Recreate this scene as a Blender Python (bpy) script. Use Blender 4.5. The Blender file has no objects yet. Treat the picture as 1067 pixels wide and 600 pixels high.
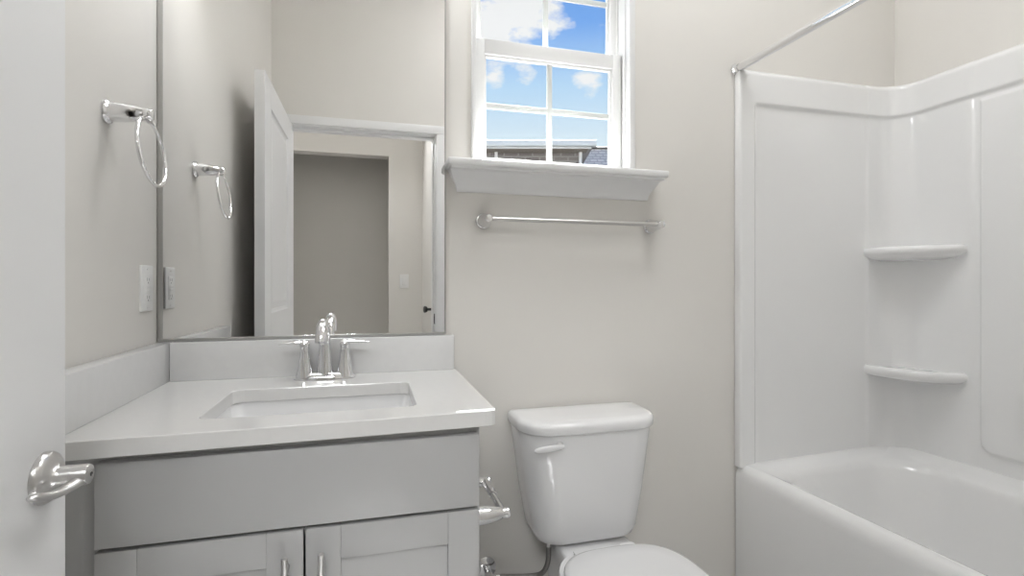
import bpy, bmesh, math, random
from mathutils import Vector, Matrix
random.seed(3)
S = bpy.context.scene
COL = S.collection
PI = math.pi

# ------------------------------------------------------------------ camera, sky, lights, exposure
F_PX, CY = 536.0, 295.75
YAW = .2673
cam = bpy.data.cameras.new('camera'); camo = bpy.data.objects.new('camera', cam); COL.objects.link(camo)
camo.location = (.551, -1.56, 1.159); camo.rotation_euler = (PI/2, 0, -YAW)
cam.sensor_fit = 'HORIZONTAL'; cam.sensor_width = 36; cam.lens = 36*F_PX/1067
cam.shift_y = -(300-CY)/1067; cam.clip_start = .02
S.camera = camo
S.view_settings.view_transform = 'Standard'; S.view_settings.look = 'None'
S.view_settings.gamma = 1; S.view_settings.use_curve_mapping = False
EXPOSURE = 0.0
S.view_settings.exposure = EXPOSURE
cy_ = S.cycles
cy_.max_bounces = 12; cy_.diffuse_bounces = 7; cy_.glossy_bounces = 6; cy_.transparent_max_bounces = 12
cy_.sample_clamp_indirect = 40.0; cy_.caustics_reflective = False; cy_.caustics_refractive = False

SUN_DIR = Vector((-.16, -.505, -.69)).normalized()
SUN_POWER = 70.0
SKY_POWER = 1.0
HALL_FILL, CEILING_FILL, VANITY_LAMP = 17, 15.0, 4.6

def lamp(name, kind, loc, power, size=None, rot=(0, 0, 0), color=(1, 1, 1)):
    l = bpy.data.lights.new(name, kind); o = bpy.data.objects.new(name, l); COL.objects.link(o)
    o.location = loc; o.rotation_euler = rot; l.energy = power; l.color = color
    if kind == 'AREA':
        l.shape = 'RECTANGLE'; l.size, l.size_y = size
    return o
sun = lamp('sun', 'SUN', (2, 6, 8), SUN_POWER, color=(1, .985, .985)); sun.data.angle = .012
sun.rotation_euler = SUN_DIR.to_track_quat('-Z', 'Y').to_euler()
lamp('hall_fill_light', 'AREA', (.20, -2.42, 2.46), HALL_FILL, (.7, .26), rot=(math.radians(55), 0, 0), color=(.97, .985, 1))  # added fill through the doorway for the lower bathroom; no hall fixture known
lamp('ceiling_fill_light', 'AREA', (1.5, -.70, 3.02), CEILING_FILL, (.8, .6), color=(.97, .985, 1))  # added overhead fill to raise room brightness, not a known ceiling fixture
lamp('vanity_lamp', 'AREA', (.40, -.12, 2.30), VANITY_LAMP, (.55, .10), rot=(math.radians(35), 0, 0), color=(.97, .985, 1))

# ------------------------------------------------------------------ materials
class NT:
    def __init__(s, name):
        s.m = bpy.data.materials.new(name); s.m.use_nodes = True
        s.t = s.m.node_tree; s.t.nodes.clear()
        s.out = s.n('ShaderNodeOutputMaterial')
    def n(s, t, **kw):
        x = s.t.nodes.new(t)
        for k, v in kw.items(): setattr(x, k, v)
        return x
    def l(s, a, b): s.t.links.new(a, b)

def mat(name, col, rough=.5, metal=0., spec=.5, noise=0., nscale=20., bump=0., bscale=200., coat=0., stretch=None):
    k = NT(name); p = k.n('ShaderNodeBsdfPrincipled'); k.l(p.outputs[0], k.out.inputs[0])
    p.inputs['Base Color'].default_value = (*col, 1); p.inputs['Roughness'].default_value = rough
    p.inputs['Metallic'].default_value = metal; p.inputs['Specular IOR Level'].default_value = spec
    if coat: p.inputs['Coat Weight'].default_value = coat; p.inputs['Coat Roughness'].default_value = .04
    tc = k.n('ShaderNodeTexCoord'); src = tc.outputs['Object']
    if stretch:
        mp = k.n('ShaderNodeMapping'); mp.inputs['Scale'].default_value = stretch; k.l(src, mp.inputs[0]); src = mp.outputs[0]
    if noise:
        nz = k.n('ShaderNodeTexNoise'); nz.inputs['Scale'].default_value = nscale; nz.inputs['Detail'].default_value = 4
        k.l(src, nz.inputs['Vector'])
        mx = k.n('ShaderNodeMix', data_type='RGBA'); k.l(nz.outputs['Fac'], mx.inputs['Factor'])
        mx.inputs['A'].default_value = (*[c*(1-noise) for c in col], 1); mx.inputs['B'].default_value = (*[min(1, c*(1+noise)) for c in col], 1)
        k.l(mx.outputs['Result'], p.inputs['Base Color'])
    if bump:
        nz = k.n('ShaderNodeTexNoise'); nz.inputs['Scale'].default_value = bscale; nz.inputs['Detail'].default_value = 3
        k.l(src, nz.inputs['Vector'])
        b = k.n('ShaderNodeBump'); b.inputs['Strength'].default_value = bump; b.inputs['Distance'].default_value = .002
        k.l(nz.outputs['Fac'], b.inputs['Height']); k.l(b.outputs[0], p.inputs['Normal'])
    return k.m

M = {}
M['wall'] = mat('warm_grey_wall_paint', (.722, .702, .668), .42, spec=.35, noise=.015, nscale=6, bump=.05, bscale=350)
M['ceiling'] = mat('flat_white_ceiling', (.80, .79, .77), .9, bump=.1, bscale=250)
M['floor'] = mat('pale_vinyl_plank', (.60, .597, .595), .4, noise=.10, nscale=5, stretch=(1, 8, 1))
M['trim'] = mat('white_trim_paint', (.80, .80, .80), .28, noise=.01)
M['door'] = mat('white_door_paint', (.76, .76, .76), .33, noise=.012, nscale=12)
M['vinyl'] = mat('white_window_vinyl', (.72, .72, .715), .35, noise=.01)
M['cabinet'] = mat('grey_cabinet_paint', (.45, .45, .45), .38, noise=.02, nscale=14)
M['cabinet_in'] = mat('cabinet_shadow_gap', (.17, .17, .17), .7, noise=.05)
M['quartz'] = mat('white_quartz', (.71, .705, .695), .13, noise=.02, nscale=60, spec=.5)
M['quartz_splash'] = mat('grey_quartz_splash', (.69, .69, .69), .16, noise=.03, nscale=50, spec=.5)
M['porcelain'] = mat('white_porcelain', (.775, .775, .78), .07, noise=.006, nscale=3, coat=.3)
M['seat'] = mat('white_toilet_seat_plastic', (.73, .73, .735), .18, noise=.006)
M['acrylic'] = mat('white_tub_acrylic', (.81, .81, .81), .09, noise=.006, nscale=4, coat=.6)
M['chrome'] = mat('polished_chrome', (.83, .83, .84), .06, metal=1, noise=.01)
M['nickel'] = mat('brushed_nickel', (.62, .61, .60), .28, metal=1, noise=.04, nscale=90, stretch=(1, 1, 12))
M['braid'] = mat('braided_steel', (.30, .29, .28), .4, metal=1, noise=.35, nscale=500, bump=.5, bscale=700)
M['dark'] = mat('dark_metal', (.05, .05, .05), .4, metal=.6, noise=.1)
M['channel'] = mat('mirror_edge_metal', (.44, .435, .42), .35, metal=.7, noise=.03)
M['plate'] = mat('white_switch_plastic', (.80, .80, .79), .35, noise=.006)
M['slot'] = mat('socket_slot_shadow', (.30, .30, .30), .6, noise=.05)
M['gutter'] = mat('pale_gutter_metal', (.60, .63, .64), .5, noise=.04)
M['soffit'] = mat('tan_soffit', (.22, .19, .16), .7, noise=.03)
M['ground'] = mat('dark_asphalt', (.035, .035, .036), .95, noise=.3, nscale=3)

def mirror_mat():
    k = NT('mirror_silver'); g = k.n('ShaderNodeBsdfGlossy'); g.inputs['Roughness'].default_value = 0.0
    tc = k.n('ShaderNodeTexCoord'); nz = k.n('ShaderNodeTexNoise'); nz.inputs['Scale'].default_value = .5
    k.l(tc.outputs['Object'], nz.inputs['Vector'])
    mx = k.n('ShaderNodeMix', data_type='RGBA'); k.l(nz.outputs['Fac'], mx.inputs['Factor'])
    mx.inputs['A'].default_value = (.90, .90, .895, 1); mx.inputs['B'].default_value = (.92, .92, .915, 1)
    k.l(mx.outputs['Result'], g.inputs['Color'])
    k.l(g.outputs[0], k.out.inputs[0]); return k.m
M['mirror'] = mirror_mat()

def glass_mat():
    k = NT('clear_window_glass'); t = k.n('ShaderNodeBsdfTransparent'); t.inputs[0].default_value = (.97, .98, .975, 1)
    g = k.n('ShaderNodeBsdfGlossy'); g.inputs['Roughness'].default_value = 0
    lw = k.n('ShaderNodeLayerWeight'); pw = k.n('ShaderNodeMath', operation='POWER'); pw.inputs[1].default_value = 5
    k.l(lw.outputs['Facing'], pw.inputs[0]); f = k.n('ShaderNodeMath', operation='MULTIPLY_ADD'); f.inputs[1].default_value = .5; f.inputs[2].default_value = .025
    k.l(pw.outputs[0], f.inputs[0])
    mx = k.n('ShaderNodeMixShader'); k.l(f.outputs[0], mx.inputs[0]); k.l(t.outputs[0], mx.inputs[1]); k.l(g.outputs[0], mx.inputs[2])
    k.l(mx.outputs[0], k.out.inputs[0]); return k.m
M['glass'] = glass_mat()

def brick_mat(name, c1, c2, mortar, sx, w, h):
    k = NT(name); p = k.n('ShaderNodeBsdfPrincipled'); k.l(p.outputs[0], k.out.inputs[0]); p.inputs['Roughness'].default_value = .9
    tc = k.n('ShaderNodeTexCoord'); sp = k.n('ShaderNodeSeparateXYZ'); cb = k.n('ShaderNodeCombineXYZ')
    k.l(tc.outputs['Object'], sp.inputs[0]); k.l(sp.outputs[0], cb.inputs[0]); k.l(sp.outputs[2], cb.inputs[1])
    b = k.n('ShaderNodeTexBrick'); k.l(cb.outputs[0], b.inputs['Vector'])
    b.inputs['Color1'].default_value = (*c1, 1); b.inputs['Color2'].default_value = (*c2, 1); b.inputs['Mortar'].default_value = (*mortar, 1)
    b.inputs['Scale'].default_value = sx; b.inputs['Brick Width'].default_value = w; b.inputs['Row Height'].default_value = h
    b.inputs['Mortar Size'].default_value = .012
    k.l(b.outputs['Color'], p.inputs['Base Color']); return k.m
M['brick'] = brick_mat('grey_brown_brick', (.17, .15, .145), (.22, .20, .19), (.28, .27, .26), 1, .22, .075)
M['shingle'] = brick_mat('grey_roof_shingle', (.46, .44, .43), (.64, .61, .60), (.36, .35, .35), 1, .16, .07)

CLOUDS = [(528, 8, 6.0, .30), (512, 40, 2.0, .20), (512, 78, 2.0, .16), (548, 78, 1.5, .19), (612, 88, 2.0, .15), (582, 22, 2.2, .14)]
def world():
    w = bpy.data.worlds.new('sky'); S.world = w; w.use_nodes = True; t = w.node_tree; t.nodes.clear()
    def n(ty, **kw):
        x = t.nodes.new(ty)
        for k_, v in kw.items(): setattr(x, k_, v)
        return x
    L = t.links.new
    out = n('ShaderNodeOutputWorld'); bg = n('ShaderNodeBackground'); L(bg.outputs[0], out.inputs[0]); bg.inputs[1].default_value = SKY_POWER
    tc = n('ShaderNodeTexCoord'); sp = n('ShaderNodeSeparateXYZ'); L(tc.outputs['Generated'], sp.inputs[0])
    r = n('ShaderNodeValToRGB'); L(sp.outputs[2], r.inputs[0]); e = r.color_ramp.elements
    e[0].position = 0.0; e[0].color = (.34, .34, .32, 1)
    e[1].position = 1.0; e[1].color = (.10, .24, .62, 1)
    for pos, c in ((.02, (.80, .90, 1, 1)), (.27, (.74, .88, .99, 1)), (.36, (.50, .73, .98, 1)), (.45, (.20, .43, .92, 1))):
        x = e.new(pos); x.color = c
    mp = n('ShaderNodeMapping'); mp.inputs['Scale'].default_value = (6, 6, 12); mp.inputs['Location'].default_value = (.35, .1, .62)
    L(tc.outputs['Generated'], mp.inputs[0])
    nz = n('ShaderNodeTexNoise'); nz.inputs['Scale'].default_value = 1.9; nz.inputs['Detail'].default_value = 9; nz.inputs['Roughness'].default_value = .58
    L(mp.outputs[0], nz.inputs['Vector'])
    cr = n('ShaderNodeValToRGB'); L(nz.outputs['Fac'], cr.inputs[0])
    cr.color_ramp.elements[0].position = .58; cr.color_ramp.elements[0].color = (0, 0, 0, 1)
    cr.color_ramp.elements[1].position = .74; cr.color_ramp.elements[1].color = (1, 1, 1, 1)
    up = n('ShaderNodeMapRange'); L(sp.outputs[2], up.inputs[0]); up.inputs[1].default_value = .0; up.inputs[2].default_value = .2
    acc = nz.outputs['Fac']
    for px, py, deg, amp in CLOUDS:
        u, v = (px-533.5)/F_PX, (CY-py)/F_PX
        d0 = Vector((math.cos(YAW)*u+math.sin(YAW), -math.sin(YAW)*u+math.cos(YAW), v)).normalized()
        dt = n('ShaderNodeVectorMath', operation='DOT_PRODUCT'); L(tc.outputs['Generated'], dt.inputs[0]); dt.inputs[1].default_value = d0
        mr = n('ShaderNodeMapRange', interpolation_type='SMOOTHSTEP'); L(dt.outputs['Value'], mr.inputs[0])
        mr.inputs[1].default_value = math.cos(math.radians(deg)); mr.inputs[2].default_value = 1; mr.inputs[3].default_value = 0; mr.inputs[4].default_value = amp
        ad = n('ShaderNodeMath', operation='ADD'); L(acc, ad.inputs[0]); L(mr.outputs[0], ad.inputs[1]); acc = ad.outputs[0]
    L(acc, cr.inputs[0])
    ml = n('ShaderNodeMath', operation='MULTIPLY'); L(cr.outputs[0], ml.inputs[0]); L(up.outputs[0], ml.inputs[1])
    mx = n('ShaderNodeMix', data_type='RGBA'); L(ml.outputs[0], mx.inputs['Factor']); L(r.outputs[0], mx.inputs['A'])
    mx.inputs['B'].default_value = (.95, .95, .97, 1)
    L(mx.outputs['Result'], bg.inputs[0])
world()

# ------------------------------------------------------------------ helpers
class MB:
    """collects shapes, built as one mesh object"""
    def __init__(s): s.bm = bmesh.new()
    def _merge(s, b):
        me = bpy.data.meshes.new('t'); b.to_mesh(me); b.free(); s.bm.from_mesh(me); bpy.data.meshes.remove(me)
    def box(s, x0, x1, y0, y1, z0, z1, bev=0., seg=2, rot=None, pivot=None):
        b = bmesh.new(); bmesh.ops.create_cube(b, size=1)
        for v in b.verts:
            v.co = Vector(((x0+x1)/2+v.co.x*(x1-x0), (y0+y1)/2+v.co.y*(y1-y0), (z0+z1)/2+v.co.z*(z1-z0)))
        if bev: bmesh.ops.bevel(b, geom=b.edges[:], offset=bev, segments=seg, profile=.5, affect='EDGES')
        if rot is not None:
            bmesh.ops.rotate(b, verts=b.verts, cent=pivot or Vector(((x0+x1)/2, (y0+y1)/2, (z0+z1)/2)), matrix=rot)
        s._merge(b); return s
    def loft(s, rings, cap0=True, cap1=True, closed=True):
        b = bmesh.new(); R = [[b.verts.new(p) for p in r] for r in rings]; n = len(R[0])
        for a, c in zip(R, R[1:]):
            for i in range(n if closed else n-1):
                j = (i+1) % n
                try: b.faces.new((a[i], a[j], c[j], c[i]))
                except ValueError: pass
        if cap0: b.faces.new(list(reversed(R[0])))
        if cap1: b.faces.new(R[-1])
        bmesh.ops.remove_doubles(b, verts=b.verts, dist=1e-6)
        bmesh.ops.recalc_face_normals(b, faces=b.faces)
        s._merge(b); return s
    def lathe(s, prof, origin, axis, n=32, cap=True):
        ax = Vector(axis).normalized(); up = Vector((0, 0, 1)) if abs(ax.z) < .9 else Vector((1, 0, 0))
        u = ax.cross(up).normalized(); v = ax.cross(u); o = Vector(origin)
        rings = [[o+ax*t+(u*math.cos(2*PI*i/n)+v*math.sin(2*PI*i/n))*max(r, 1e-5) for i in range(n)] for t, r in prof]
        return s.loft(rings, cap, cap)
    def tube(s, pts, rad, n=16, caps=True, smooth=0, flat=1.0, flat_axis=None):
        P = [Vector(p) for p in pts]; Rr = list(rad) if hasattr(rad, '__len__') else [rad]*len(P)
        for _ in range(smooth):
            Q, q = [P[0]], [Rr[0]]
            for i in range(len(P)-1):
                Q += [P[i]*.75+P[i+1]*.25, P[i]*.25+P[i+1]*.75]; q += [Rr[i]*.75+Rr[i+1]*.25, Rr[i]*.25+Rr[i+1]*.75]
            P, Rr = Q+[P[-1]], q+[Rr[-1]]
        rings = []; u = None
        for i, p in enumerate(P):
            t = (P[min(i+1, len(P)-1)]-P[max(i-1, 0)]).normalized()
            if u is None:
                u = t.cross(Vector((0, 0, 1)) if abs(t.z) < .9 else Vector((1, 0, 0))).normalized()
            u = (u-t*u.dot(t)).normalized(); v = t.cross(u)
            ring = []
            for k in range(n):
                d = (u*math.cos(2*PI*k/n)+v*math.sin(2*PI*k/n))*Rr[i]
                if flat_axis is not None:
                    fa = Vector(flat_axis); d = d-fa*d.dot(fa)*(1-flat)
                ring.append(p+d)
            rings.append(ring)
        return s.loft(rings, caps, caps)
    def torus(s, c, R, r, normal_axis='x', n=64, m=14):
        b = bmesh.new(); rows = []
        for i in range(n):
            a = 2*PI*i/n; row = []
            for j in range(m):
                q = 2*PI*j/m; d = R+r*math.cos(q); h = r*math.sin(q)
                p = Vector((h, d*math.cos(a), d*math.sin(a))) if normal_axis == 'x' else Vector((d*math.cos(a), d*math.sin(a), h))
                row.append(b.verts.new(p+Vector(c)))
            rows.append(row)
        for i in range(n):
            for j in range(m):
                b.faces.new((rows[i][j], rows[(i+1) % n][j], rows[(i+1) % n][(j+1) % m], rows[i][(j+1) % m]))
        bmesh.ops.recalc_face_normals(b, faces=b.faces); s._merge(b); return s
    def map(s, fn):
        for v in s.bm.verts: v.co = Vector(fn(v.co.x, v.co.y, v.co.z))
        return s
    def build(s, name, m, parent=None, angle=38, flat=False):
        me = bpy.data.meshes.new(name)
        c = sum((v.co for v in s.bm.verts), Vector())/max(1, len(s.bm.verts))
        lo = Vector([min(v.co[i] for v in s.bm.verts) for i in range(3)]); hi = Vector([max(v.co[i] for v in s.bm.verts) for i in range(3)])
        c = Vector(((lo.x+hi.x)/2, (lo.y+hi.y)/2, lo.z))
        bmesh.ops.translate(s.bm, verts=s.bm.verts, vec=-c)
        s.bm.to_mesh(me); s.bm.free()
        if not flat:
            for p in me.polygons: p.use_smooth = True
            me.set_sharp_from_angle(angle=math.radians(angle))
        me.materials.append(M[m] if isinstance(m, str) else m)
        o = bpy.data.objects.new(name, me); COL.objects.link(o); o.location = c
        if parent:
            o.parent = parent; w = WORLD.get(parent.name, Vector()); o.location = c-w
        WORLD[o.name] = c.copy()
        return o
WORLD = {}
def root(name, loc, label=None, cat=None, group=None, kind=None):
    o = bpy.data.objects.new(name, None); COL.objects.link(o); o.location = loc; o.empty_display_size = .05
    WORLD[o.name] = Vector(loc); return tag(o, label, cat, group, kind)
def tag(o, label=None, cat=None, group=None, kind=None):
    if label: o['label'] = label
    if cat: o['category'] = cat
    if group: o['group'] = group
    if kind: o['kind'] = kind
    return o
def struct(o, label=None, cat=None): return tag(o, label, cat, None, 'structure')

def rrect(x0, x1, y0, y1, z, r, n=8, rs=None):
    """rounded rectangle ring, counter-clockwise from the corner (x0,y0); rs: radius per corner x0y0, x1y0, x1y1, x0y1"""
    rs = rs or (r, r, r, r); out = []
    for (cx, cyy, a0), q in zip(((x0, y0, PI), (x1, y0, 1.5*PI), (x1, y1, 0), (x0, y1, .5*PI)), rs):
        sx = 1 if cx == x0 else -1; sy = 1 if cyy == y0 else -1
        for i in range(n+1):
            a = a0+.5*PI*i/n
            out.append(Vector((cx+sx*q+q*math.cos(a), cyy+sy*q+q*math.sin(a), z)))
    return out
def holed_slab(mb, outer, inner, z0, z1):
    """flat slab between z0 and z1 with a hole; outer and inner are lists of (x,y)"""
    b = bmesh.new(); top = []
    for lp in (outer, inner):
        vt = [b.verts.new((x, y, z1)) for x, y in lp]; vb = [b.verts.new((x, y, z0)) for x, y in lp]
        n = len(lp)
        for i in range(n): b.faces.new((vt[i], vt[(i+1) % n], vb[(i+1) % n], vb[i]))
        top.append((vt, vb))
    for k in (0, 1):
        ed = []
        for vs in (top[0][k], top[1][k]):
            for i in range(len(vs)): ed.append(b.edges.get((vs[i], vs[(i+1) % len(vs)])))
        bmesh.ops.triangle_fill(b, edges=ed, use_beauty=True)
    bmesh.ops.recalc_face_normals(b, faces=b.faces); mb._merge(b); return mb

SL, SR = .02, .018                       # the side walls run a touch out of square with the window wall
def shl(x, y, z): return (x-SL*y, y, z)
def shr(x, y, z): return (x-SR*y, y, z)
CEIL = 3.05
YD0, YD1 = -1.45, -1.565                 # door wall, bathroom face and hall face
XL, XR = .006, 2.545

# ------------------------------------------------------------------ the room
struct(MB().box(-1.4, 3.2, -3.5, .16, -.06, 0).build('floor', 'floor', flat=True))
struct(MB().box(-1.4, 3.2, -3.5, .16, CEIL, CEIL+.06).build('ceiling', 'ceiling', flat=True))
WX0, WX1, WZ0, WZ1 = .848, 1.402, 1.495, 2.42
m = MB()
for a in ((-.12, WX0, 0, CEIL), (WX1, 2.7, 0, CEIL), (WX0, WX1, 0, WZ0), (WX0, WX1, WZ1, CEIL)):
    m.box(a[0], a[1], 0, .14, a[2], a[3])
struct(m.build('wall_back', 'wall', flat=True))
struct(MB().box(XL-.115, XL, -1.565, 0, 0, CEIL).map(shl).build('wall_left', 'wall', flat=True))
struct(MB().box(XR, XR+.115, -1.565, 0, 0, CEIL).map(shr).build('wall_right', 'wall', flat=True))
DX0, DX1, DZ = .130, .909, 2.02
m = MB()
for a in ((-1.2, DX0-.016, 0, CEIL), (DX1+.016, 2.7, 0, CEIL), (DX0-.016, DX1+.016, DZ+.016, CEIL)): m.box(a[0], a[1], YD1, YD0, a[2], a[3])
struct(m.build('wall_front', 'wall', flat=True))
HY = -2.70
m = MB(); HX0, HX1, HZ = -.17, .687, 2.185
for a in ((-1.2, HX0, 0, CEIL), (HX1, 1.07, 0, CEIL), (HX0, HX1, HZ, CEIL)): m.box(a[0], a[1], HY-.115, HY, a[2], a[3])
struct(m.build('wall_hall', 'wall', flat=True))
m = MB().box(-.4, .9, HY-.82, HY-.72, 0, CEIL)
m.box(-.4, -.32, HY-.72, HY-.115, 0, CEIL).box(.80, .9, HY-.72, HY-.115, 0, CEIL)
struct(m.build('wall_alcove', 'wall', flat=True))
struct(MB().box(.955, 1.07, HY, YD1, 0, CEIL).build('wall_hall_end', 'wall', flat=True))
struct(MB().box(-1.3, -1.2, HY-.1, YD1, 0, CEIL).build('wall_hall_left', 'wall', flat=True))
struct(MB().box(.80, 1.80, -.014, 0, 0, .09, .004).build('baseboard_back', 'trim'))
struct(MB().box(.98, 1.79, YD0, YD0+.014, 0, .09, .004).build('baseboard_front', 'trim'))

# door casing and jamb
m = MB()
for x0, x1 in ((DX0-.062, DX0-.006), (DX1+.006, DX1+.052)): m.box(x0, x1, YD0, YD0+.016, 0, DZ+.005, .003)
m.box(DX0-.062, DX1+.052, YD0, YD0+.016, DZ+.005, DZ+.052, .003)
m.box(DX0-.062, DX0-.006, YD1-.016, YD1, 0, DZ+.056, .004).box(DX1+.006, DX1+.056, YD1-.016, YD1, 0, DZ+.056, .004).box(DX0-.062, DX1+.056, YD1-.016, YD1, DZ+.004, DZ+.056, .004)
m.box(DX0-.016, DX0, YD1, YD0, 0, DZ, .001).box(DX1, DX1+.016, YD1, YD0, 0, DZ, .001).box(DX0-.016, DX1+.016, YD1, YD0, DZ, DZ+.016, .001)
m.box(DX1-.011, DX1, YD1+.02, YD0-.046, 0, DZ, .002).box(DX0, DX1, YD1+.02, YD0-.046, DZ-.011, DZ, .002)
dc = struct(m.build('trim_1', 'trim'), 'white painted door casing and jamb around the doorway in the mirror', 'door casing')
sp_ = MB().box(DX1-.003, DX1+.001, YD0-.034, YD0-.006, .925, .985, .001).box(DX1-.004, DX1+.0, YD0-.028, YD0-.012, .94, .97).build('strike_plate', 'dark', dc)

# ------------------------------------------------------------------ window
WIN = struct(root('window_1', (1.125, .05, 1.5)), 'white double hung window with grilles above the towel bar', 'window')
JX0, JX1 = .861, 1.381
STOOL = 1.527
m = MB()
m.box(WX0, JX0, -.012, .125, STOOL-.03, WZ1, .002).box(JX1, WX1, -.012, .125, STOOL-.03, WZ1, .002)
m.box(WX0, WX1, -.012, .125, WZ1-.02, WZ1+.0, .002)
# parting stops and tracks on both jambs
for s, x in ((1, JX0), (-1, JX1)):
    for y0, y1, d in ((.012, .030, .006), (.068, .076, .007), (.104, .125, .012)):
        a, b = sorted((x, x+s*d)); m.box(a, b, y0, y1, STOOL-.02, WZ1-.02, .0015)
m.box(JX0, JX1, .03, .125, STOOL-.03, STOOL+.004, .002)
m.build('frame', 'vinyl', WIN)
def sash(name, y0, y1, z0, z1, st, rb, rt, gz):
    mb = MB(); x0, x1 = JX0+.004, JX1-.004
    mb.box(x0, x0+st, y0, y1, z0, z1, .003).box(x1-st-.003, x1, y0, y1, z0, z1, .003)
    mb.box(x0+st-.002, x1-st+.002, y0, y1, z0, z0+rb, .003).box(x0+st-.002, x1-st+.002, y0, y1, z1-rt, z1, .003)
    # stepped glazing bead
    bx0, bx1, bz0, bz1, w = x0+st, x1-st-.003, z0+rb, z1-rt, .0065
    for a in ((bx0-.002, bx0+w, bz0, bz1), (bx1-w, bx1+.002, bz0, bz1)): mb.box(a[0], a[1], y0+.007, y1-.007, a[2], a[3], .002)
    for a in ((bx0, bx1, bz0-.002, bz0+w), (bx0, bx1, bz1-w, bz1+.002)): mb.box(a[0], a[1], y0+.007, y1-.007, a[2], a[3], .002)
    s = mb.build(name, 'vinyl', WIN)
    ym = (y0+y1)/2; xm = (bx0+bx1)/2; zm = gz
    g = MB().box(xm-.009, xm+.009, ym-.005, ym+.005, bz0, bz1, .002).box(bx0, bx1, ym-.0045, ym+.0045, zm-.009, zm+.009, .002)
    g.build('grille', 'vinyl', s)
    MB().box(bx0, bx1, ym-.008, ym-.0065, bz0, bz1).build('glass_pane', 'glass', s, flat=True)
sash('lower_sash', .034, .066, STOOL+.002, 1.937, .033, .026, .048, 1.729)
sash('upper_sash', .074, .104, 1.905, WZ1-.02, .023, .036, .036, 2.133)
struct(MB().box(.765, 1.486, -.085, .034, STOOL-.022, STOOL, .006, 3).box(.775, 1.476, -.075, -.0, STOOL-.030, STOOL-.020, .003).build('trim_2', 'trim'),
       'white window stool board projecting under the window', 'window sill')
def apron_ring(x0, x1, z, y): return [Vector((x0, 0, z)), Vector((x1, 0, z)), Vector((x1, y, z)), Vector((x0, y, z))]
ap = MB(); prof = [(1.440, .802, 1.449, -.008), (1.443, .802, 1.449, -.011), (1.452, .800, 1.451, -.013), (1.462, .797, 1.454, -.018), (1.475, .789, 1.462, -.026), (1.488, .782, 1.469, -.040), (1.497, .779, 1.472, -.052)]
ap.loft([apron_ring(a[1], a[2], a[0], a[3]) for a in prof])
struct(ap.build('trim_3', 'trim'), 'white moulded apron under the window stool with mitred ends', 'window apron')

# ------------------------------------------------------------------ outside
gr = MB().box(-25, 30, .6, 60, -.5, -.4).build('ground', 'ground', flat=True); struct(gr)
HO = root('neighbor_house', (0, 0, -.4), 'brick house with pale gutter outside, low in the window panes', 'house')
cyw, syw = math.cos(YAW), math.sin(YAW); CX, CYY, CZ = camo.location
def out(u, w, z): return (CX+cyw*u+syw*w, CYY-syw*u+cyw*w, z)
def hz(px, w): return (px-533.5)/F_PX*w
def vz(py, w): return CZ+(CY-py)/F_PX*w
W = 8.0
rm = Matrix.Rotation(-YAW, 4, 'Z')
def obox(mb, u0, u1, w0, w1, z0, z1, bev=0):
    t = MB().box(u0, u1, w0, w1, z0, z1, bev); t.map(lambda x, y, z: out(x, y, z))
    me = bpy.data.meshes.new('t'); t.bm.to_mesh(me); t.bm.free(); mb.bm.from_mesh(me); bpy.data.meshes.remove(me); return mb
obox(MB(), hz(480, W), hz(607, W), W+.25, W+2.4, -.4, 3.30).build('brick_wall', 'brick', HO, flat=True)
obox(MB(), hz(470, W), hz(613, W), W, W+.26, vz(155.2, W), vz(153.6, W), .004).build('soffit', 'soffit', HO)
obox(obox(MB(), hz(468, W), hz(621, W), W-.10, W+.02, vz(153.6, W), vz(147.5, W), .012), hz(468, W), hz(616, W), W-.02, W+.02, vz(155, W), vz(153.2, W)).build('gutter', 'gutter', HO)
for u in (516.5, 606.5):
    obox(MB(), hz(u-1.6, W), hz(u+1.6, W), W+.18, W+.26, -.4, vz(153.6, W), .01).build('corner_board', 'trim', HO)
rr = MB()
rr.loft([[Vector(out(u, w, z)) for u, w, z in ((hz(468, W), W-.03, vz(148, W)), (hz(621, W), W-.03, vz(148, W)), (hz(621, W), W+2.5, vz(148, W)), (hz(468, W), W+2.5, vz(148, W)))],
         [Vector(out(u, w, z)) for u, w, z in ((hz(468, W), W+.05, vz(146, W)), (hz(620, W), W+.05, vz(146, W)), (hz(620, W), W+2.5, vz(146, W)), (hz(468, W), W+2.5, vz(146, W)))],
         [Vector(out(u, w, z)) for u, w, z in ((hz(468, W), W+1.2, 3.47), (hz(619, W), W+1.2, 3.47), (hz(619, W), W+1.4, 3.47), (hz(468, W), W+1.4, 3.47))]])
rr.build('roof', 'shingle', HO, flat=True)
W2 = 11.0
H2 = root('neighbor_garage', (0, 0, -.4), 'grey shingled roof with black ridge beside the brick house outside', 'house')
obox(MB(), hz(585, W2), hz(700, W2), W2+.3, W2+4, -.4, 2.6).build('brick_wall', 'brick', H2, flat=True)
g = MB()
g.loft([[Vector(out(hz(580, W2), W2, 2.55)), Vector(out(hz(720, W2), W2, 2.55)), Vector(out(hz(720, W2), W2+5, 2.55)), Vector(out(hz(580, W2), W2+5, 2.55))],
        [Vector(out(hz(580, W2), W2, 2.65)), Vector(out(hz(720, W2), W2, 2.65)), Vector(out(hz(720, W2), W2+5, 2.65)), Vector(out(hz(580, W2), W2+5, 2.65))],
        [Vector(out(hz(580, W2), W2+.95, vz(155, W2+.95))), Vector(out(hz(720, W2), W2+.95, vz(155, W2+.95))), Vector(out(hz(720, W2), W2+1.15, vz(155, W2+.95))), Vector(out(hz(580, W2), W2+1.15, vz(155, W2+.95)))]])
g.build('roof', 'shingle', H2, flat=True)
obox(MB(), hz(575, W2+1), hz(724, W2+1), W2+.9, W2+1.2, vz(155.5, W2+.95), vz(153.2, W2+.95), .02).build('ridge_cap', 'dark', H2)

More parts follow.
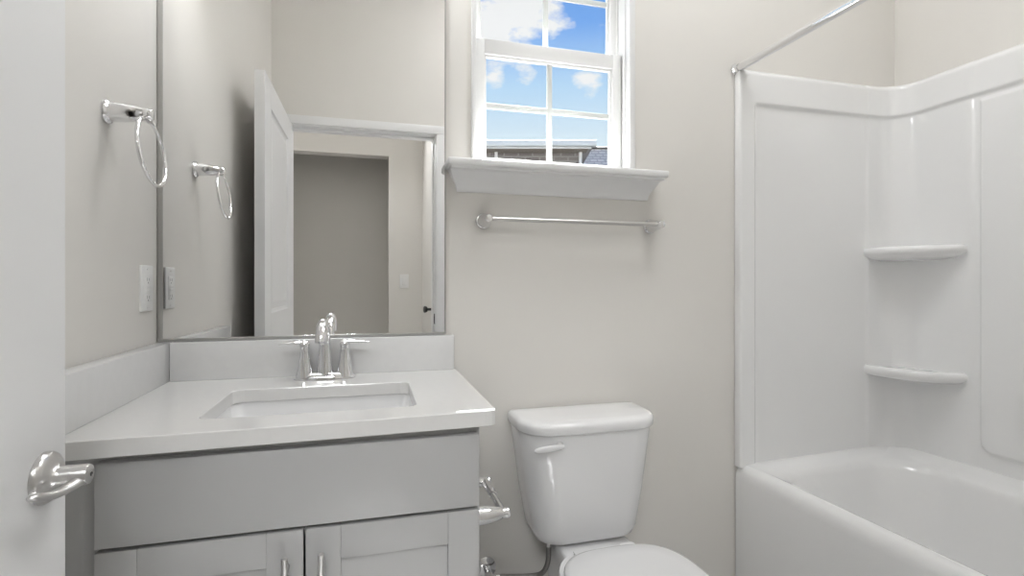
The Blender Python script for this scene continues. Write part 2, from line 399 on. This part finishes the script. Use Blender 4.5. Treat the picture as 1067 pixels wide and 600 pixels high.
# ------------------------------------------------------------------ bathtub and surround
TX0 = 1.80; TYE = -1.445
TUB = root('bathtub', (2.17, -.75, 0), 'white alcove bathtub with smooth apron along the right wall', 'bathtub')
def tring(x0, x1, y0, y1, r, zf, zb):
    """zf height on the front (apron) side, zb height on the wall sides"""
    rg = rrect(x0, x1, y0, y1, 0, r, 12)
    for p in rg:
        t = min(1, max(0, (p.x-x0)/.06)); t = t*t*(3-2*t)
        t = t
        p.z = zf+(zb-zf)*t
    return rg
x1 = XR-.004
rings = [tring(TX0+.006, x1, TYE, -.004, .004, 0, 0), tring(TX0+.006, x1, TYE, -.004, .004, .05, .05),
         tring(TX0, x1, TYE, -.004, .004, .09, .09), tring(TX0, x1, TYE, -.004, .004, .472, .53),
         tring(TX0+.002, x1, TYE, -.004, .004, .488, .536), tring(TX0+.007, x1, TYE+.004, -.005, .005, .502, .540),
         tring(TX0+.015, x1-.01, TYE+.01, -.007, .006, .512, .541), tring(TX0+.025, x1-.03, TYE+.03, -.016, .010, .518, .538),
         tring(TX0+.036, x1-.07, TYE+.07, -.055, .04, .520, .527), tring(TX0+.047, x1-.095, TYE+.09, -.085, .09, .517, .518),
         tring(TX0+.056, x1-.106, TYE+.10, -.100, .13, .508, .507), tring(TX0+.064, x1-.112, TYE+.106, -.108, .14, .494, .490),
         tring(TX0+.074, x1-.120, TYE+.116, -.120, .15, .44, .44),
tring(TX0+.092, x1-.140, TYE+.14, -.150, .15, .34, .34),
         tring(TX0+.112, x1-.162, TYE+.17, -.190, .15, .24, .24), tring(TX0+.130, x1-.182, TYE+.20, -.225, .14, .175, .175),
         tring(TX0+.155, x1-.207, TYE+.23, -.255, .13, .145, .145), tring(TX0+.19, x1-.24, TYE+.27, -.29, .11, .132, .132)]
tb = MB().loft(rings, True, True).map(shr); tb.build('tub_shell', 'acrylic', TUB, angle=60)
MB().lathe([(0, .0), (0, .035), (.004, .034), (.005, .02), (.003, 0)], (2.17, -1.15, .1325), (0, 0, 1)).map(shr).build('drain', 'chrome', TUB)

SUR = root('tub_surround', (2.17, -.75, .53), 'glossy white moulded shower surround around the tub', 'shower surround')
def sstep(a, b, x):
    t = min(1, max(0, (x-a)/(b-a))); return t*t*(3-2*t)
T0 = .020; XRS = XR-T0; RC = .095
path = []     # (x, y, normal towards the room, distance along)
def add_line(p, q, nrm, cuts):
    L = (Vector(q)-Vector(p)).length
    for c in cuts: path.append((Vector(p).lerp(Vector(q), c/L), Vector(nrm), c))
backL = XRS-RC-TX0
cutsb = sorted(set([0, .003, .006, .012, .025, .05, .058, .062, .066, .070, .075, .09]+[.09+i*.04 for i in range(1, 12)]+[.555, .56, .565, .57, .575, .58, .585, .59, .595, backL]))
cutsb = [c for c in cutsb if c <= backL]
add_line((TX0, -T0), (XRS-RC, -T0), (0, -1), cutsb)
path = [(p, n_, c) for p, n_, c in path]
s0 = backL
for i in range(1, 14):
    a = .5*PI*i/14; path.append((Vector((XRS-RC+RC*math.sin(a), -T0-RC+RC*math.cos(a))), Vector((-math.sin(a), -math.cos(a))), s0+RC*a))
s1 = s0+RC*PI/2; yb = -T0-RC; rightL = yb-TYE
cutsr = sorted(set([0]+[i*.03 for i in range(1, 6)]+[.165, .17, .175, .18, .184, .188, .192, .196, .20, .205, .21, .215, .22, .23, .25]+[.25+.05*i for i in range(1, 22)]+[rightL]))
for c in [c for c in cutsr if c <= rightL]: path.append((Vector((XRS, yb-c)), Vector((-1, 0)), s1+c))
zs = [.512, .53, .56, .575, .580, .585, .590, .595, .60, .605, .61, .615, .62, .64, .7, .8, .9, 1.0, 1.1, 1.2, 1.3, 1.4, 1.5, 1.6, 1.7, 1.75, 1.765, 1.770, 1.775, 1.780, 1.785, 1.790, 1.794, 1.797, 1.800, 1.803, 1.806, 1.81, 1.83, 1.87, 1.895, 1.903, 1.910, 1.914, 1.917]
sRP = s1+.190
def off(s, z):
    # 1 on the raised border, 0 on the recessed panels
    border = 1-(sstep(.057, .076, s))*(1-sstep(1.791, 1.804, z))
    o = .010*border
    o += -.004*sstep(.565, .578, s)*(1-sstep(s1+.02, s1+.05, s))*(1-sstep(1.791, 1.804, z))*0 + .004*sstep(.570, .585, s)*(1-sstep(s1+.12, s1+.18, s))*border*0
    # raised back panel on the long wall with a rounded lower corner
    ds = s-sRP; dz = z-.592; r = .04
    if ds < r and dz < r: d = r-math.hypot(r-ds, r-dz)
    else: d = min(ds, dz)
    d = min(d, 1.782-z)
    o += .008*sstep(-.002, .010, d)
    # column step where the shelf corner starts
    o += .0035*sstep(.572, .584, s)*(1-sstep(sRP-.03, sRP-.01, s))
    # soft roll at the front edge and at the top
    o -= .006*(1-sstep(0, .005, s)); o -= .010*sstep(1.905, 1.917, z)
    return o
grid = []
for z in zs: grid.append([Vector(((p+n_*off(s, z)).x, (p+n_*off(s, z)).y, z)) for p, n_, s in path])
b = bmesh.new(); V = [[b.verts.new(p) for p in row] for row in grid]
for a, c in zip(V, V[1:]):
    for i in range(len(a)-1): b.faces.new((a[i], a[i+1], c[i+1], c[i]))
# back of the shell: runs on the walls
def wallpt(p, n_, z):
    q = Vector(p)
    x = min(q.x, XR-.002); y = min(q.y, -.002)
    if n_.y < -.99: y = -.002
    elif n_.x < -.99: x = XR-.002
    else: x, y = (XR-.002, -.002) if abs(n_.x+n_.y*-1) < .1 else (q.x+(XR-.002-XRS)*-n_.x if False else (XR-.002 if -n_.x > -n_.y else q.x), (-.002 if -n_.y >= -n_.x else q.y))
    return Vector((x, y, z))
bk = [[b.verts.new(wallpt(p, n_, z)) for p, n_, s in path] for z in (zs[0], zs[-1])]
for i in range(len(path)-1):
    b.faces.new((V[-1][i], V[-1][i+1], bk[1][i+1], bk[1][i])); b.faces.new((V[0][i+1], V[0][i], bk[0][i], bk[0][i+1]))
for idx in (0, -1):
    b.faces.new([row[idx] for row in V]+[bk[1][idx], bk[0][idx]])
bmesh.ops.recalc_face_normals(b, faces=b.faces)
sm = MB(); sm._merge(b); sm.map(shr); sm.build('wall_panel', 'acrylic', SUR, angle=70)
# corner shelves: a rounded tray across the corner
def shelf(z, name='shelf'):
    A = Vector((2.372, -.028)); C_ = Vector((2.508, -.262)); K = Vector((2.375, -.205)) ; corner = Vector((2.52, -.02))
    def outline(o):
        pts = []
        for i in range(25):
            t = i/24; p = A*(1-t)**2+K*2*t*(1-t)+C_*t*t
            d = (p-corner).normalized(); pts.append(p+d*o)
        pts += [Vector((2.522+o*0, -.262-o)), Vector((2.536, -.262-o)), Vector((2.536, -.004)), Vector((2.372-o, -.004)), Vector((2.372-o, -.016))]
        return pts
    prof = [(-.040, -.075), (-.033, -.03), (-.027, -.010), (-.018, .003), (-.008, .008), (.003, .007), (.010, .001), (.012, -.006), (.009, -.014), (.003, -.024), (.002, -.05)]
    rings = [[Vector((p.x, p.y, z+dz)) for p in outline(o)] for dz, o in prof]
    MB().loft(rings).map(shr).build(name, 'acrylic', SUR, angle=60)
shelf(1.285); shelf(.840)

ROD = root('shower_rod', (1.806, -.7, 1.92), 'chrome shower curtain rod above the tub edge', 'curtain rod')
MB().lathe([(.004, .0132), (.3, .0132), (1.437, .0132)], (1.806, 0, 1.922), (0, -1, 0), 24).map(shr).build('rod', 'chrome', ROD)
for y, d in ((-.0, -1), (YD0+.02, 1)):
    yy = -.001 if d < 0 else YD0+.001
    MB().lathe([(0, .0), (0, .022), (.004, .022), (.008, .019), (.014, .0165), (.02, .0155), (.02, .0)], (1.806, yy, 1.922), (0, d, 0), 28).map(shr).build('end_flange', 'chrome', ROD)

# ------------------------------------------------------------------ vanity
VAN = root('vanity_cabinet', (.40, -.27, 0), 'grey shaker vanity cabinet under the white countertop', 'vanity')
CX0, CX1, CYF = .035, .765, -.525
m = MB()
m.box(CX0, CX0+.018, CYF, -.01, .0, .872).box(CX1-.016, CX1, CYF, -.01, 0, .872, .001).box(CX0, CX1, -.02, -.008, .1, .872)
m.box(CX0, CX1, CYF, -.02, .09, .108)
# face frame
m.box(CX0, .118, CYF-.001, CYF+.019, .09, .872, .001).box(.745, CX1, CYF-.001, CYF+.019, .09, .872, .001)
m.box(.118, .745, CYF-.001, CYF+.019, .842, .872, .001).box(.118, .745, CYF-.001, CYF+.019, .69, .73, .001).box(.118, .745, CYF-.001, CYF+.019, .09, .125, .001)
m.box(CX0, CX1, CYF+.06, CYF+.075, 0, .09)
m.build('cabinet_body', 'cabinet', VAN)
MB().box(.104, .760, CYF-.021, CYF-.001, .713, .857, .0015).build('false_drawer_front', 'cabinet', VAN)
def vdoor(x0, x1, hx):
    z0, z1 = .115, .7065; y0, y1 = CYF-.021, CYF-.001; st = .062
    mb = MB().box(x0, x0+st, y0, y1, z0, z1, .0012).box(x1-st, x1, y0, y1, z0, z1, .0012)
    mb.box(x0+st, x1-st, y0, y1, z1-st, z1, .0012).box(x0+st, x1-st, y0, y1, z0, z0+st, .0012)
    d = mb.build('door', 'cabinet', VAN)
    MB().box(x0+st-.004, x1-st+.004, y0+.009, y1-.003, z0+st-.004, z1-st+.004).build('panel', 'cabinet', d, flat=True)
    h = MB().tube([(hx, y0-.028, .520), (hx, y0-.028, .670)], .0058, 16)
    h.lathe([(0, .0058), (.0015, .0050), (.0018, 0)], (hx, y0-.028, .670), (0, 0, 1), 16)
    for z in (.545, .645): h.tube([(hx, y0, z), (hx, y0-.028, z)], .0045, 12)
    tag(h.build('handle', 'nickel', d), 'brushed nickel bar handle')
vdoor(.104, .4305, .403); vdoor(.4345, .760, .464)

# countertop with sink cut-out
CT = .904; TH = .031
SX0, SX1, SY0, SY1 = .234, .644, -.470, -.192
TOP = root('countertop', (.4, -.28, CT-TH), 'white quartz vanity countertop with a rectangular sink cut-out', 'countertop')
FYL, FYR = -.574, -.552
outer = [(XL+.012, FYL), (.775, FYR), (.787, FYR+.003), (.794, FYR+.010), (.797, FYR+.022), (.797, -.004), (XL+.003, -.004)]
inner = [(p.x, p.y) for p in rrect(SX0, SX1, SY0, SY1, 0, .022, 6)]
sl = holed_slab(MB(), outer, inner, CT-TH, CT)
be = [e for e in sl.bm.edges if len(e.link_faces) == 2 and e.calc_face_angle(0) > 1.0 and abs(e.verts[0].co.z-e.verts[1].co.z) < 1e-5]
bmesh.ops.bevel(sl.bm, geom=be, offset=.0022, segments=2, profile=.5, affect='EDGES')
sl.build('slab', 'quartz', TOP, flat=True)
MB().box(.045, .790, -.034, -.004, CT, CT+.1016, .002).build('backsplash', 'quartz_splash', TOP)
ss = MB().box(XL+.002, XL+.038, -.545, -.004, CT, CT+.1016, .002).map(shl); ss.build('side_splash', 'quartz_splash', TOP)
SINK = root('sink', (.44, -.33, CT-TH-.14), 'white rectangular undermount sink basin set into the countertop', 'sink')
o_ = .006
rg = [rrect(SX0-.03, SX1+.03, SY0-.03, SY1+.03, CT-TH-.012, .03, 8), rrect(SX0-.03, SX1+.03, SY0-.03, SY1+.03, CT-TH-.0005, .03, 8),
      rrect(SX0-o_, SX1+o_, SY0-o_, SY1+o_, CT-TH-.0005, .026, 8), rrect(SX0-o_+.002, SX1+o_-.002, SY0-o_+.002, SY1+o_-.002, CT-TH-.006, .026, 8),
      rrect(SX0+.006, SX1-.006, SY0+.006, SY1-.006, CT-TH-.05, .035, 8), rrect(SX0+.018, SX1-.018, SY0+.018, SY1-.016, CT-TH-.095, .05, 8),
      rrect(SX0+.04, SX1-.04, SY0+.035, SY1-.03, CT-TH-.12, .06, 8), rrect(SX0+.08, SX1-.08, SY0+.07, SY1-.06, CT-TH-.130, .06, 8),
      rrect(SX0+.18, SX1-.18, SY0+.12, SY1-.1, CT-TH-.134, .02, 8)]
MB().loft(rg, False, True).build('basin', 'porcelain', SINK, angle=60)
MB().lathe([(0, 0), (0, .024), (.004, .023), (.005, .012), (.002, 0)], (.439, -.33, CT-TH-.1345), (0, 0, 1)).build('drain', 'chrome', SINK)

FX, FY = .431, -.088
FAU = root('faucet', (FX, FY, CT), 'chrome two-handle centerset faucet behind the sink', 'faucet')
def ell(hx, hy, z, n=32, p=2.6):
    out_ = []
    for i in range(n):
        a = 2*PI*i/n; c_, s_ = math.cos(a), math.sin(a)
        out_.append(Vector((FX+hx*math.copysign(abs(c_)**(2/p), c_), FY+hy*math.copysign(abs(s_)**(2/p), s_), z)))
    return out_
MB().loft([ell(.078, .027, CT), ell(.078, .027, CT+.004), ell(.074, .024, CT+.012), ell(.066, .019, CT+.017), ell(.05, .012, CT+.019)]).build('base_plate', 'chrome', FAU)
sp = MB().tube([(FX, FY, CT+.008), (FX, FY, CT+.04), (FX, FY, CT+.075), (FX, FY-.002, CT+.105), (FX, FY-.018, CT+.137), (FX, FY-.050, CT+.153), (FX, FY-.082, CT+.148), (FX, FY-.100, CT+.128), (FX, FY-.106, CT+.108)],
               [.023, .0195, .0165, .0145, .0135, .0135, .0145, .0155, .0155], 20, smooth=2)
sp.build('spout', 'chrome', FAU, angle=60)
MB().tube([(FX, FY+.026, CT+.01), (FX, FY+.026, CT+.07)], .0025, 10).lathe([(0, .0025), (.003, .005), (.008, .005), (.010, 0)], (FX, FY+.026, CT+.068), (0, 0, 1), 14).build('lift_rod', 'chrome', FAU)
for s in (-1, 1):
    x = FX+s*.051
    hb = MB().lathe([(0, .0245), (.006, .0235), (.025, .0185), (.05, .0145), (.072, .0118), (.080, .0125), (.085, .0135), (.092, .0125), (.097, .008), (.099, 0)], (x, FY, CT+.006), (0, 0, 1), 24)
    h = hb.build('handle', 'chrome', FAU)
    lv = MB().tube([(x-s*.004, FY, CT+.092), (x+s*.006, FY-.001, CT+.098), (x+s*.022, FY-.002, CT+.100), (x+s*.042, FY-.003, CT+.097), (x+s*.058, FY-.004, CT+.096), (x+s*.066, FY-.004, CT+.0965)],
                   [.007, .0085, .0078, .0075, .0065, .002], 16, smooth=2, flat=.55, flat_axis=(0, 0, 1))
    lv.build('lever', 'chrome', h, angle=60)

# mirror
MIR = root('wall_mirror', (.39, -.003, 1.012), 'large frameless rectangular mirror above the vanity backsplash', 'mirror')
MX0, MX1, MZ0, MZ1 = .020, .766, 1.0135, 2.085
MB().box(MX0, MX1, -.006, -.001, MZ0, MZ1).build('glass', 'mirror', MIR, flat=True)
MB().box(MX0-.012, MX0+.0005, -.0075, -.001, MZ0-.006, MZ1, .001).box(MX0-.012, MX1, -.009, -.001, MZ0-.0075, MZ0+.0005, .001).box(MX1-.0005, MX1+.003, -.007, -.001, MZ0-.006, MZ1).build('edge_channel', 'channel', MIR)

# towel ring on the left wall
def xl(y): return XL-SL*y
RY, RZ = -.288, 1.522
TR = root('towel_ring', (xl(RY), RY, RZ), 'chrome towel ring on the left wall beside the mirror', 'towel ring')
post = [(0, 0), (0, .0255), (.004, .0255), (.007, .0235), (.010, .0205), (.014, .0205), (.03, .0195), (.05, .0165), (.066, .0125), (.069, .0115), (.0715, .0125), (.078, .0125), (.081, .0105), (.083, 0)]
mp_ = MB().lathe([(t*1.06, q) for t, q in post], (xl(RY), RY, RZ), (1, 0, 0), 32)
mp_.build('mounting_post', 'chrome', TR)
rx = xl(RY)+.0760
MB().lathe([(-.006, 0), (-.006, .0085), (.006, .0085), (.006, 0)], (rx, RY, RZ-.010), (0, 1, 0), 20).build('swivel', 'chrome', TR)
MB().torus((rx, RY, RZ-.010-.0705), .0705, .0040, 'x', 72, 12).map(lambda x, y, z: (x+.12*(RZ-.010-z), y, z)).build('ring', 'chrome', TR)

# outlet on the left wall
OY, OZ = -.083, 1.148
OUT = root('wall_outlet', (xl(OY), OY, OZ), 'white rectangular outlet with test buttons low beside the mirror', 'outlet')
x = xl(OY)
MB().box(x-.001, x+.0055, OY-.035, OY+.035, OZ-.057, OZ+.057, .0025, 3).build('cover_plate', 'plate', OUT)
rc = MB().box(x+.004, x+.0072, OY-.0165, OY+.0165, OZ-.033, OZ+.033, .001).build('receptacle', 'plate', OUT)
for s in (-1, 1):
    for dy, h in ((-.006, .008), (.006, .0065)): MB().box(x+.0070, x+.0075, OY+dy-.0009, OY+dy+.0009, OZ+s*.022-h/2, OZ+s*.022+h/2).build('slot', 'slot', rc, flat=True)
    MB().lathe([(0, 0), (0, .0022), (.0005, .0022), (.0005, 0)], (x+.0070, OY, OZ+s*.022-.008), (1, 0, 0), 10).build('slot', 'slot', rc, flat=True)
for s in (-1, 1): MB().box(x+.006, x+.0082, OY-.011, OY+.011, OZ+s*.0045-.0032, OZ+s*.0045+.0032, .0005).build('button', 'plate', rc)
for s in (-1, 1): MB().lathe([(0, 0), (0, .003), (.001, .0028), (.0012, 0)], (x+.0058, OY, OZ+s*.048), (1, 0, 0), 12).build('screw', 'plate', OUT)

# towel bar under the window
TBX0, TBX1, TBZ = .886, 1.462, 1.353
TBR = root('towel_bar', (1.17, 0, TBZ), 'chrome towel bar on the wall below the window', 'towel bar')
for x in (TBX0, TBX1):
    MB().lathe([(t, r*.98) for t, r in post], (x, 0, TBZ), (0, -1, 0), 32).build('bracket', 'chrome', TBR)
MB().tube([(TBX0+.008, -.064, TBZ), (TBX1-.008, -.064, TBZ)], .0068, 18).build('bar', 'nickel', TBR)

# ------------------------------------------------------------------ toilet
TXC = 1.172
TOI = root('toilet', (TXC, -.4, 0), 'white two-piece toilet between the vanity and the bathtub', 'toilet')
def tk(z, hw, yf, yb=-.022, rf=.07, rb=.02, n=10):
    return rrect(TXC-hw, TXC+hw, yf, yb, z, .05, n, (rf, rf, rb, rb))
def tkb(z, hw, yf, bow, **k):
    rg_ = tk(z, hw, yf, **k)
    for p in rg_:
        if p.y < -.1: p.y -= bow*max(0, 1-((p.x-TXC)/hw)**2)
    return rg_
MB().loft([tkb(.402, .112, -.152, .004, rf=.05), tkb(.405, .138, -.165, .005, rf=.055), tkb(.414, .154, -.176, .006, rf=.06), tkb(.435, .163, -.184, .008, rf=.065), tkb(.47, .169, -.189, .010, rf=.07),
           tkb(.55, .184, -.194, .012, rf=.075), tkb(.65, .197, -.198, .012, rf=.078), tkb(.735, .210, -.199, .012, rf=.08), tkb(.741, .209, -.198, .012, rf=.08)]).build('tank', 'porcelain', TOI, angle=60)
MB().loft([tkb(.736, .211, -.200, .012, rf=.08), tkb(.7365, .213, -.210, .012, rf=.085, yb=-.012), tkb(.740, .215, -.213, .012, rf=.086, yb=-.010), tkb(.758, .216, -.214, .012, rf=.086, yb=-.010),
           tkb(.765, .213, -.211, .012, rf=.085, yb=-.012), tkb(.770, .206, -.203, .012, rf=.08, yb=-.018), tkb(.772, .20, -.18, .01, rf=.07, yb=-.035), tkb(.773, .12, -.14, .006, rf=.04, yb=-.07)]).build('tank_lid', 'porcelain', TOI, angle=60)
fl = MB().lathe([(0, 0), (0, .012), (.004, .012), (.010, .008), (.014, .008), (.014, 0)], (1.060, -.205, .706), (-.1, -1, 0), 18)
fl.tube([(1.068, -.217, .706), (1.042, -.223, .706), (1.012, -.224, .704), (.988, -.222, .702), (.982, -.221, .702)], [.006, .009, .0095, .008, .003], 14, smooth=1, flat=.6, flat_axis=(0, 1, 0))
tag(fl.build('flush_lever', 'seat', TOI, angle=60), 'white flush lever on the tank front')
def egg(z, hw, yb, yf, n=48, sq=3.2, wpos=.46):
    """egg outline: squarer at the back, rounder at the front; widest at wpos of the length from the back"""
    ym = yb+(yf-yb)*wpos; o2 = []
    for i in range(n):
        a = 2*PI*i/n; c_, s_ = math.cos(a), math.sin(a)
        p = sq if s_ > 0 else 2.05
        xx = hw*math.copysign(abs(c_)**(2/p), c_); yy = math.copysign(abs(s_)**(2/p), s_)
        o2.append(Vector((TXC+.014+xx, ym+(yb-ym)*yy if yy > 0 else ym-(yf-ym)*yy, z)))
    return o2
bw = MB().loft([egg(0, .115, -.12, -.56), egg(.012, .115, -.12, -.56), egg(.05, .105, -.13, -.55), egg(.15, .108, -.14, -.56), egg(.23, .135, -.15, -.61), egg(.31, .160, -.17, -.68), egg(.365, .174, -.19, -.712), egg(.392, .176, -.20, -.716), egg(.402, .171, -.205, -.71)])
bw.loft([rrect(TXC-.09, TXC+.09, -.32, -.05, .12, .04, 8), rrect(TXC-.10, TXC+.10, -.33, -.04, .28, .04, 8), rrect(TXC-.097, TXC+.118, -.335, -.03, .35, .04, 8), rrect(TXC-.101, TXC+.122, -.335, -.028, .392, .035, 8), rrect(TXC-.095, TXC+.116, -.33, -.034, .400, .03, 8)])
bw.build('bowl', 'porcelain', TOI, angle=60)
MB().loft([egg(.403, .168, -.272, -.712), egg(.403, .176, -.268, -.720), egg(.409, .179, -.266, -.722), egg(.416, .178, -.267, -.721), egg(.420, .172, -.270, -.715)]).build('seat', 'seat', TOI, angle=60)
MB().loft([egg(.4205, .170, -.270, -.714), egg(.423, .178, -.266, -.720), egg(.430, .180, -.264, -.722), egg(.436, .176, -.266, -.718), egg(.440, .164, -.276, -.70), egg(.4425, .13, -.32, -.64), egg(.4435, .05, -.42, -.52)]).build('seat_lid', 'seat', TOI, angle=60)
for s in (-1, 1):
    MB().loft([rrect(TXC+.006+s*.07-.022, TXC+.006+s*.07+.022, -.268, -.236, z, r_, 6) for z, r_ in ((.400, .012), (.418, .012), (.425, .008))]).build('seat_hinge', 'seat', TOI)

# supply valve and hose
VX, VZ = .893, .280
VAL = root('shutoff_valve', (VX, 0, VZ), 'chrome water shutoff valve with round wall plate low beside the vanity', 'valve')
MB().lathe([(0, 0), (0, .034), (.003, .033), (.008, .022), (.010, .012), (.010, 0)], (VX, 0, VZ), (0, -1, 0), 32).build('escutcheon', 'chrome', VAL)
MB().tube([(VX, -.008, VZ), (VX, -.06, VZ)], .008, 16).lathe([(0, 0), (0, .012), (.03, .012), (.03, 0)], (VX, -.045, VZ), (0, -1, 0), 18).tube([(VX, -.06, VZ), (VX+.03, -.06, VZ)], .0085, 14).build('valve_body', 'chrome', VAL)
MB().loft([[Vector((VX+.016*math.cos(a*PI/12), y, VZ+.010*math.sin(a*PI/12))) for a in range(24)] for y in (-.075, -.078, -.092, -.095)]).build('handle', 'chrome', VAL)
HOS = MB().tube([(VX+.028, -.06, VZ), (VX+.07, -.064, VZ-.004), (VX+.115, -.078, VZ-.002), (VX+.150, -.100, VZ+.010), (VX+.166, -.108, VZ+.04), (VX+.169, -.110, VZ+.08), (VX+.169, -.110, VZ+.120)], .0075, 14, smooth=3)
HOS = HOS.build('supply_hose', 'braid')
tag(HOS, 'grey braided water hose running from the wall valve to the toilet tank', 'hose')
MB().lathe([(0, .0065), (0, .010), (.024, .010), (.024, .0065)], (VX+.169, -.110, VZ+.098), (0, 0, 1), 8).build('coupling_nut', 'nickel', HOS)

# toilet paper holder on the vanity side
TPH = root('toilet_paper_holder', (CX1, -.37, .665), 'chrome toilet paper holder without a roll on the vanity side', 'paper holder')
for y in (-.452, -.262):
    MB().lathe([(t*1.0, r*.98) for t, r in post[:-4]]+[(.074, .0125), (.080, .0125), (.083, .010), (.085, 0)], (CX1, y, .650), (1, 0, 0), 28).build('post', 'chrome', TPH)
MB().tube([(CX1+.07, -.452, .650), (CX1+.07, -.345, .650)], .0085, 16).tube([(CX1+.07, -.352, .650), (CX1+.07, -.262, .650)], .0105, 16).build('roller', 'chrome', TPH)

# ------------------------------------------------------------------ the open door
DR = struct(root('door_1', (.148, YD0, 0)), 'white two-panel bathroom door standing open along the left wall', 'door')
fx, bxx = .1405, .101           # room face, wall face
y0, y1, z0, z1 = -1.443, -.704, .012, 2.018
m = MB(); st = .135
m.box(bxx, fx, y0, y0+st, z0, z1, .002).box(bxx, fx, y1-st, y1, z0, z1, .002)
for a in ((z0, .24), (.80, 1.035), (1.905, z1)): m.box(bxx, fx, y0+st, y1-st, a[0], a[1], .0)
for a in ((.24, .80), (1.035, 1.905)):
    for xa, sgn in ((fx, -1), (bxx, 1)):
        rgs = []
        for ins, dp in ((-.001, .000), (.006, .007), (.016, .010), (.028, .008), (.042, .003), (.05, .0025)):
            yy0, yy1, zz0, zz1 = y0+st+ins, y1-st-ins, a[0]+ins, a[1]-ins
            X = xa+sgn*dp
            rgs.append([Vector((X, yy0, zz0)), Vector((X, yy1, zz0)), Vector((X, yy1, zz1)), Vector((X, yy0, zz1))])
        m.loft(rgs, False, True)
m.build('leaf', 'door', DR, angle=20)
LY, LZ = -.754, .907
for s, xf in ((1, fx), (-1, bxx)):
    ln = 1 if s > 0 else .55
    lh = MB().lathe([(0, 0), (0, .0335), (.004, .0335), (.008, .0315), (.0115, .026), (.013, .018), (.016, .0145), (.022, .0135), (.047*ln, .0135), (.0505*ln, .0125), (.052*ln, .008), (.0525*ln, 0)], (xf, LY, LZ), (s, 0, 0), 36)
    xe = xf+s*.040*ln
    lh.tube([(xe+s*.004, LY+.004, LZ-.003), (xe, LY-.018, LZ-.007), (xe-s*.006, LY-.042, LZ-.009), (xe-s*.009, LY-.066, LZ-.003), (xe-s*.009, LY-.082, LZ+.003), (xe-s*.009, LY-.087, LZ+.004)], [.010, .0085, .0075, .0075, .007, .003], 18, smooth=2, flat=.7, flat_axis=(0, 0, 1))
    h = lh.build('lever_handle', 'nickel', DR, angle=55)
    if s > 0: MB().lathe([(0, 0), (0, .003), (.0006, .003), (.0006, 0)], (xf+.0523, LY, LZ), (1, 0, 0), 12).build('privacy_hole', 'dark', h)
MB().box(bxx+.010, fx-.010, y1-.001, y1+.0012, LZ-.028, LZ+.028, .0005).box(.111, .124, y1, y1+.010, LZ-.007, LZ+.007, .002).build('latch_plate', 'nickel', DR)
for z in (.24, 1.0, 1.80):
    MB().tube([(.134, -1.4475, z-.045), (.134, -1.4475, z+.045)], .0055, 12).lathe([(0, .0055), (.004, .0045), (.006, 0)], (.134, -1.4475, z+.045), (0, 0, 1), 12).build('hinge', 'dark' if z == 1.0 else 'nickel', DR)

# ------------------------------------------------------------------ hall things seen in the mirror
SW = root('light_switch', (.809, HY, 1.18), 'white rocker light switch on the hallway wall seen in the mirror', 'light switch')
MB().box(.774, .844, HY, HY+.006, 1.123, 1.237, .0025, 3).build('cover_plate', 'plate', SW)
MB().box(.793, .825, HY+.004, HY+.010, 1.148, 1.212, .002).build('rocker', 'plate', SW)
KN = root('door_knob', (.955, -2.0, .985), 'small dark metal knob past the door jamb seen in the mirror', 'knob')
MB().lathe([(0, 0), (0, .03), (.006, .029), (.008, .012), (.008, 0)], (.955, -2.0, .985), (-1, 0, 0), 24).build('rose', 'nickel', KN)
MB().lathe([(.006, .009), (.03, .009), (.036, .018), (.05, .024), (.058, .02), (.062, 0)], (.955, -2.0, .985), (-1, 0, 0), 24).build('knob', 'dark', KN)
